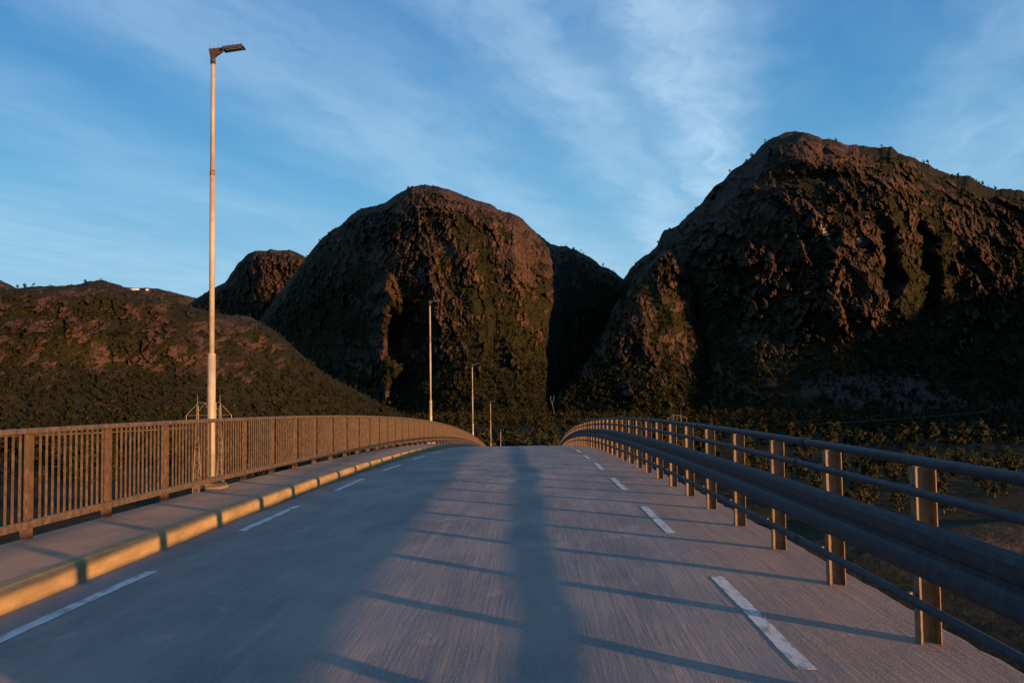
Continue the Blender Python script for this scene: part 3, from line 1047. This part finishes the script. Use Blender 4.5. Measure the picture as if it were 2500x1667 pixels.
def trunk_data(seed, h=5.0):
    r = random.Random(seed)
    m = MB()
    a = Vector((0, 0, -.3))
    pts = [a]
    for i in range(3):
        pts.append(pts[-1] + Vector((r.uniform(-.15, .15), r.uniform(-.15, .15), h * .26)))
    for i in range(3):
        m.bar(pts[i], pts[i + 1], .13 * (1 - .25 * i), 5, .13 * (.75 - .25 * i))
    for i in range(5):
        s = pts[1] + (pts[3] - pts[1]) * r.random()
        ang = r.random() * 6.28
        m.bar(s, s + Vector((cos(ang) * .9, sin(ang) * .9, .9)), .045, 4, .015)
    return m.data('trunk', M['bark'])


CR = [crown_data('crown', 100 + i) for i in range(7)]
TR = [trunk_data(200 + i) for i in range(3)]


def tree(x, y, s, label, group, z=None):
    z = float(gz_at(np.array(x), np.array(y))) if z is None else z
    o = empty('birch_tree', (x, y, z), label, 'tree', group)
    a = random.random() * 6.28
    for nme, d in (('trunk', random.choice(TR)), ('crown', random.choice(CR))):
        c = link_data(nme, d, o)
        c.scale = (s * random.uniform(.85, 1.15), s * random.uniform(.85, 1.15), s * random.uniform(.85, 1.15))
        c.rotation_euler = (0, 0, a)


def place_px(px, r):
    gx, gy, _ = pix_ray(np.array(float(px)), np.array(973.0))
    return float(gx) * r, float(gy) * r


n_t = 0
used = []
# scrub birches on the valley floor right of the bridge
tries = 0
while n_t < 150 and tries < 6000:
    tries += 1
    px = random.uniform(1780, 2560); r = random.uniform(205, 420)
    if px > 2350 and r < 235: continue
    x, y = place_px(px, r)
    if any((x - a) ** 2 + (y - b) ** 2 < 4.0 ** 2 for a, b in used): continue
    used.append((x, y)); n_t += 1
    tree(x, y, random.uniform(.55, 1.05) * (.9 if r < 260 else 1.1), 'small green birch in the scrub on the valley floor seen through the guard rail', 'birches right of the bridge')
# trees on the flat beyond the crest
m_t = 0; tries = 0
while m_t < 130 and tries < 6000:
    tries += 1
    px = random.uniform(780, 1500); r = random.uniform(290, 520)
    x, y = place_px(px, r)
    if any((x - a) ** 2 + (y - b) ** 2 < 5.0 ** 2 for a, b in used): continue
    used.append((x, y)); m_t += 1
    tree(x, y, random.uniform(1.0, 1.9), 'dim olive birch in the wood beyond the crest of the road', 'birches beyond the crest')


def forest(name, pts, sizes, seed, mat, quads=16):
    """thousands of far trees as one mesh: each a ragged cluster of leaf-clump faces"""
    g = np.random.default_rng(seed)
    n = len(pts)
    pts = np.asarray(pts); sizes = np.asarray(sizes)
    N = n * quads
    base = np.repeat(pts, quads, 0); sz = np.repeat(sizes, quads)
    d = g.normal(size=(N, 3)); d /= np.linalg.norm(d, axis=1)[:, None]
    rad = g.random(N) ** .4
    c = d * rad[:, None]
    c[:, 0] *= .36; c[:, 1] *= .36; c[:, 2] = c[:, 2] * .45 + .52
    taper = 1.25 - .75 * np.clip(c[:, 2], 0, 1)
    c[:, 0] *= taper; c[:, 1] *= taper
    c = c * sz[:, None] + base
    nrm = d + g.normal(size=(N, 3)) * .45; nrm /= np.linalg.norm(nrm, axis=1)[:, None]
    u = np.cross(nrm, g.normal(size=(N, 3))); u /= np.linalg.norm(u, axis=1)[:, None]
    v = np.cross(nrm, u)
    s = (sz * (.17 if quads < 30 else .105) * g.uniform(.7, 1.3, N))[:, None]
    V = np.stack([c + u * s, c + v * s * .8, c - u * s, c - v * s * .8], 1).reshape(-1, 3)
    me = bpy.data.meshes.new(name)
    me.vertices.add(len(V)); me.vertices.foreach_set('co', V.reshape(-1).astype(np.float32))
    me.loops.add(len(V)); me.loops.foreach_set('vertex_index', np.arange(len(V), dtype=np.int32))
    me.polygons.add(N); me.polygons.foreach_set('loop_start', (np.arange(N) * 4).astype(np.int32))
    me.update(calc_edges=True)
    me.materials.append(mat)
    return link_data(name, me)


# forest on the valley floor
fp, fsz = [], []
g = np.random.default_rng(5)
K = 9000
pxs = g.uniform(-300, 2750, K); rs = np.sqrt(g.uniform(300 ** 2, 1330 ** 2, K))
gx, gy, _ = pix_ray(pxs, np.full(K, 973.0))
X, Y = gx * rs, gy * rs
dens = fbm(X / 60, Y / 60, 91, 3)
ok = (dens > .38)
ok &= ~((pxs > 1750) & (rs < 430)) & ~((pxs > 760) & (pxs < 1520) & (rs < 520))
ok &= ~((pxs < 700) & (rs > 560))
ok &= ~((pxs < 900) & (rs > 900))
X, Y = X[ok], Y[ok]
Z = gz_at(X, Y)
P0 = np.stack([X, Y, Z], 1); S0 = 3.5 + 8.5 * g.random(len(X)) ** 1.8
f1 = tag(forest('forest', P0, S0, 6, M['leaf_dark'], 36), kind='stuff')
f1['label'] = 'dark green birch woodland covering the valley floor below the mountains'


def scatter(sh, n, accept, seed, size):
    g = np.random.default_rng(seed)
    P, T, PX, PY, veg = sh['P'], sh['T'], sh['PX'], sh['PY'], sh['veg']
    i = g.integers(0, P.shape[0], n * 6); j = g.integers(0, P.shape[1], n * 6)
    a = accept(PX[i, j], PY[i, j], T[i, j], veg[i, j]) > g.random(n * 6)
    i, j = i[a][:n], j[a][:n]
    return P[i, j], g.uniform(size[0], size[1], len(i))


sets = [
    scatter(lef, 4200, lambda X, Y, T, v: sstep(.45, .7, v) * (sstep(880, 960, Y) + sstep(560, 800, X) * sstep(820, 880, Y) + .5), 1, (2.0, 5.0)),
    scatter(cen, 6000, lambda X, Y, T, v: sstep(.45, .7, v) * (.25 + sstep(840, 940, Y)), 2, (4.5, 9)),
    scatter(spr, 2600, lambda X, Y, T, v: sstep(.4, .65, v) * (.5 + sstep(800, 940, Y)), 3, (4.5, 9)),
    scatter(rgt, 3600, lambda X, Y, T, v: sstep(.45, .7, v) * (.3 + sstep(760, 940, Y)) * (X < 2700), 4, (4.5, 9)),
    scatter(rgt, 1500, lambda X, Y, T, v: (T > .975) * (X < 2650) * (.35 + sstep(2100, 2250, X)), 8, (1.6, 3.6)),
    scatter(cen, 600, lambda X, Y, T, v: (T > .98) * ((X < 960) * 1.0 + (X > 1350) * 1.0 + .12), 9, (1.5, 3.6)),
    scatter(lef, 500, lambda X, Y, T, v: (T > .97) * sstep(.5, .6, v) * 1.0, 10, (1.0, 2.2)),
]
f2 = tag(forest('mountain_woods', np.concatenate([s[0] for s in sets]), np.concatenate([s[1] for s in sets]), 16, M['leaf_dark'], 14), kind='stuff')
f2['label'] = 'birch scrub and woods growing on the lower slopes and ledges of the mountains'

# scree boulders
g = np.random.default_rng(44)
PX_, PY_, c1 = rgt['PX'], rgt['PY'], rgt['P']
at_ = rgt['o'].data.color_attributes['cover']
buf = np.zeros(len(at_.data) * 4, np.float32); at_.data.foreach_get('color', buf)
cv = buf.reshape(rgt['PX'].shape[0], -1, 4)[:, :PX_.shape[1], 1]
i = g.integers(0, PX_.shape[0], 60000); j = g.integers(0, PX_.shape[1], 60000)
a = (cv[i, j] > .8)
i, j = i[a][:2600], j[a][:2600]
pts = c1[i, j]; sz = g.uniform(.6, 2.6, len(i)) ** 1.2
box = np.array([(-1, -1, -1), (1, -1, -1), (1, 1, -1), (-1, 1, -1), (-1, -1, 1), (1, -1, 1), (1, 1, 1), (-1, 1, 1)]) * .6
V = pts[:, None, :] + (box[None] * g.uniform(.5, 1.3, (len(i), 8, 3))) * sz[:, None, None]
F = np.array([(0, 3, 2, 1), (4, 5, 6, 7), (0, 1, 5, 4), (1, 2, 6, 5), (2, 3, 7, 6), (3, 0, 4, 7)])
F = (F[None] + np.arange(len(i))[:, None, None] * 8).reshape(-1, 4)
so = tag(link_mesh('scree', V.reshape(-1, 3), F.tolist(), M['scree']), kind='stuff')
so['label'] = 'grey boulder scree spread below the right mountain'

# snow patches on the far hill, draped over its surface
def drape(name, sh, px0, px1, py0, py1, mat, label, cat, seed, off=3.0):
    P, PX_, PY_ = sh['P'], sh['PX'], sh['PY']
    cx, cy = (px0 + px1) / 2, (py0 + py1) / 2
    n, m = 14, 6
    vv = []
    gx, gy, gz = None, None, None
    rmid = 0
    for a in range(n):
        for b_ in range(m):
            fx = a / (n - 1) * 2 - 1; fy = b_ / (m - 1) * 2 - 1
            k = math.sqrt(max(0, 1 - fx * fx)) * (.75 + .5 * float(vnoise(np.array(a * .7), np.array(seed * 1.0), 3)))
            px = cx + fx * (px1 - px0) / 2; py = cy + fy * k * (py1 - py0) / 2
            ii = int(np.abs(PX_[:, 0] - px).argmin()); jj = int(np.abs(PY_[ii] - py).argmin())
            r = float(np.hypot(P[ii, jj, 0], P[ii, jj, 1])) - off
            q = pix_ray(np.array(px), np.array(py))
            vv.append((float(q[0]) * r, float(q[1]) * r, float(q[2]) * r + CAM_H))
    ff = [(a * m + b_, (a + 1) * m + b_, (a + 1) * m + b_ + 1, a * m + b_ + 1) for a in range(n - 1) for b_ in range(m - 1)]
    return tag(link_mesh(name, vv, ff, mat, smooth=True), label, cat)


drape('snow_patch', far, 316, 341, 704, 709, M['snow'], 'long white snow patch near the top of the distant hill', 'snow', 1)
drape('snow_patch', far, 355, 364, 705, 709, M['snow'], 'tiny white snow patch right of the longer one on the distant hill', 'snow', 2)

# waterfall in the dark cleft between the mountains: two strands meeting and running down
wf = MB()
def wp(px, py, r):
    q = pix_ray(np.array(float(px)), np.array(float(py)))
    return (float(q[0]) * r, float(q[1]) * r, float(q[2]) * r + CAM_H)
RW = 1190
for chain in ([(1345, 967), (1344, 975), (1347, 984), (1349, 990)], [(1352, 965), (1352, 974), (1349, 984), (1349, 990)], [(1349, 990), (1351, 998), (1353, 1003), (1353, 1010)]):
    for i_ in range(len(chain) - 1):
        wf.bar(wp(*chain[i_], RW - i_), wp(*chain[i_ + 1], RW - 1 - i_), 0.32, 5)
tag(wf.build('waterfall', M['fall']), 'thin forked white waterfall in the dark cleft between the two mountains', 'waterfall')


# ------------------------------------------------------------------ pylons and lines
def lattice(m, x, y, z0, z1, w0, w1, n, r=.07):
    for k in range(n):
        za, zb = z0 + (z1 - z0) * k / n, z0 + (z1 - z0) * (k + 1) / n
        wa, wb = w0 + (w1 - w0) * k / n, w0 + (w1 - w0) * (k + 1) / n
        A = [(x - wa, y - wa, za), (x + wa, y - wa, za), (x + wa, y + wa, za), (x - wa, y + wa, za)]
        B = [(x - wb, y - wb, zb), (x + wb, y - wb, zb), (x + wb, y + wb, zb), (x - wb, y + wb, zb)]
        for i in range(4):
            j = (i + 1) % 4
            m.bar(A[i], B[i], r, 4)
            m.bar(A[i] if (k + i) % 2 else A[j], B[j] if (k + i) % 2 else B[i], r * .55, 4)
            m.bar(B[i], B[j], r * .5, 4)


def portal_pylon(px, r, top_px_y, half, label, zg, span=1.0, rot=0.0):
    x, y = place_px(px, r)
    q = pix_ray(np.array(float(px)), np.array(float(top_px_y)))
    H = float(q[2]) * r + CAM_H - zg
    t = empty('power_pylon', (x, y, zg), label, 'pylon')
    t.rotation_euler = (0, 0, rot)
    for s in (-1, 1):
        m = MB()
        lattice(m, s * half * 1.0, 0, 0, H * .62, .85, .32, 8)
        lattice(m, s * half * .97, 0, H * .62, H * .9, .32, .12, 6, .05)
        m.bar((s * half * .97, 0, H * .9), (s * half * .97, 0, H), .06, 5, .03)
        m.build('leg', M['pylon'], t)
    c = MB()
    hz = H * .82; e = half + 5.0 * span
    c.bar((-e, 0, hz), (-half, 0, H * .92), .06); c.bar((e, 0, hz), (half, 0, H * .92), .06)
    c.bar((-half, 0, hz + .5), (-half * .3, 0, H * .93), .05); c.bar((half, 0, hz + .5), (half * .3, 0, H * .93), .05)
    c.bar((-half * .3, 0, H * .93), (0, 0, hz + .6), .05); c.bar((half * .3, 0, H * .93), (0, 0, hz + .6), .05)
    c.bar((-e, 0, hz), (e, 0, hz + .02), .035)
    c.bar((-half, 0, H * .93), (half, 0, H * .93), .04)
    c.build('crossarm', M['pylon'], t)
    for xx in (-e, 0, e):
        MB().bar((xx, 0, hz), (xx, 0, hz - 2.6), .07, 6).build('insulator', M['pylon'], t)
    return t, x, y, zg + hz - 2.6, e


RP = 236.0
xg, yg = place_px(510, RP)
zgp = float(gz_at(np.array(xg), np.array(yg)))
pyl, xp, yp, zi, ee = portal_pylon(510, RP, 963, 2.65, 'lattice steel power pylon with two legs standing behind the nearest lamp and the railing', zgp, .5)
x2, y2 = place_px(1652, 560.0)
pyl2, xq, yq, zi2, ee2 = portal_pylon(1652, 560, 1008, 2.2, 'distant steel power pylon poking up behind the curved guard rail', float(gz_at(np.array(x2), np.array(y2))), .6)


def cable(name, a, b, sag, r, label, n=40):
    m = MB()
    a, b = Vector(a), Vector(b)
    pts = []
    for i in range(n + 1):
        t = i / n
        p = a.lerp(b, t); p.z -= sag * 4 * t * (1 - t)
        pts.append(p)
    for i in range(n):
        m.bar(pts[i], pts[i + 1], r, 4)
    return tag(m.build(name, M['wire'], None), label, 'cable')


q0 = wp(-420, 1062, 205)
cable('power_line', (xp - ee, yp, zi), q0, 1.0, .035, 'thin power cable running left from the outer arm of the near pylon')
q1 = wp(-420, 1052, 212)
cable('power_line', (xp, yp, zi), q1, 1.0, .03, 'thin power cable running left from the middle of the near pylon')
qa = wp(1652, 1037, 430); qb = wp(2420, 1012, 300)
cable('power_line', (xq + ee2, yq, zi2), wp(2420, 1003, 330), 2.5, .05, 'long pale power cable crossing the dark mountain foot right of the distant pylon')
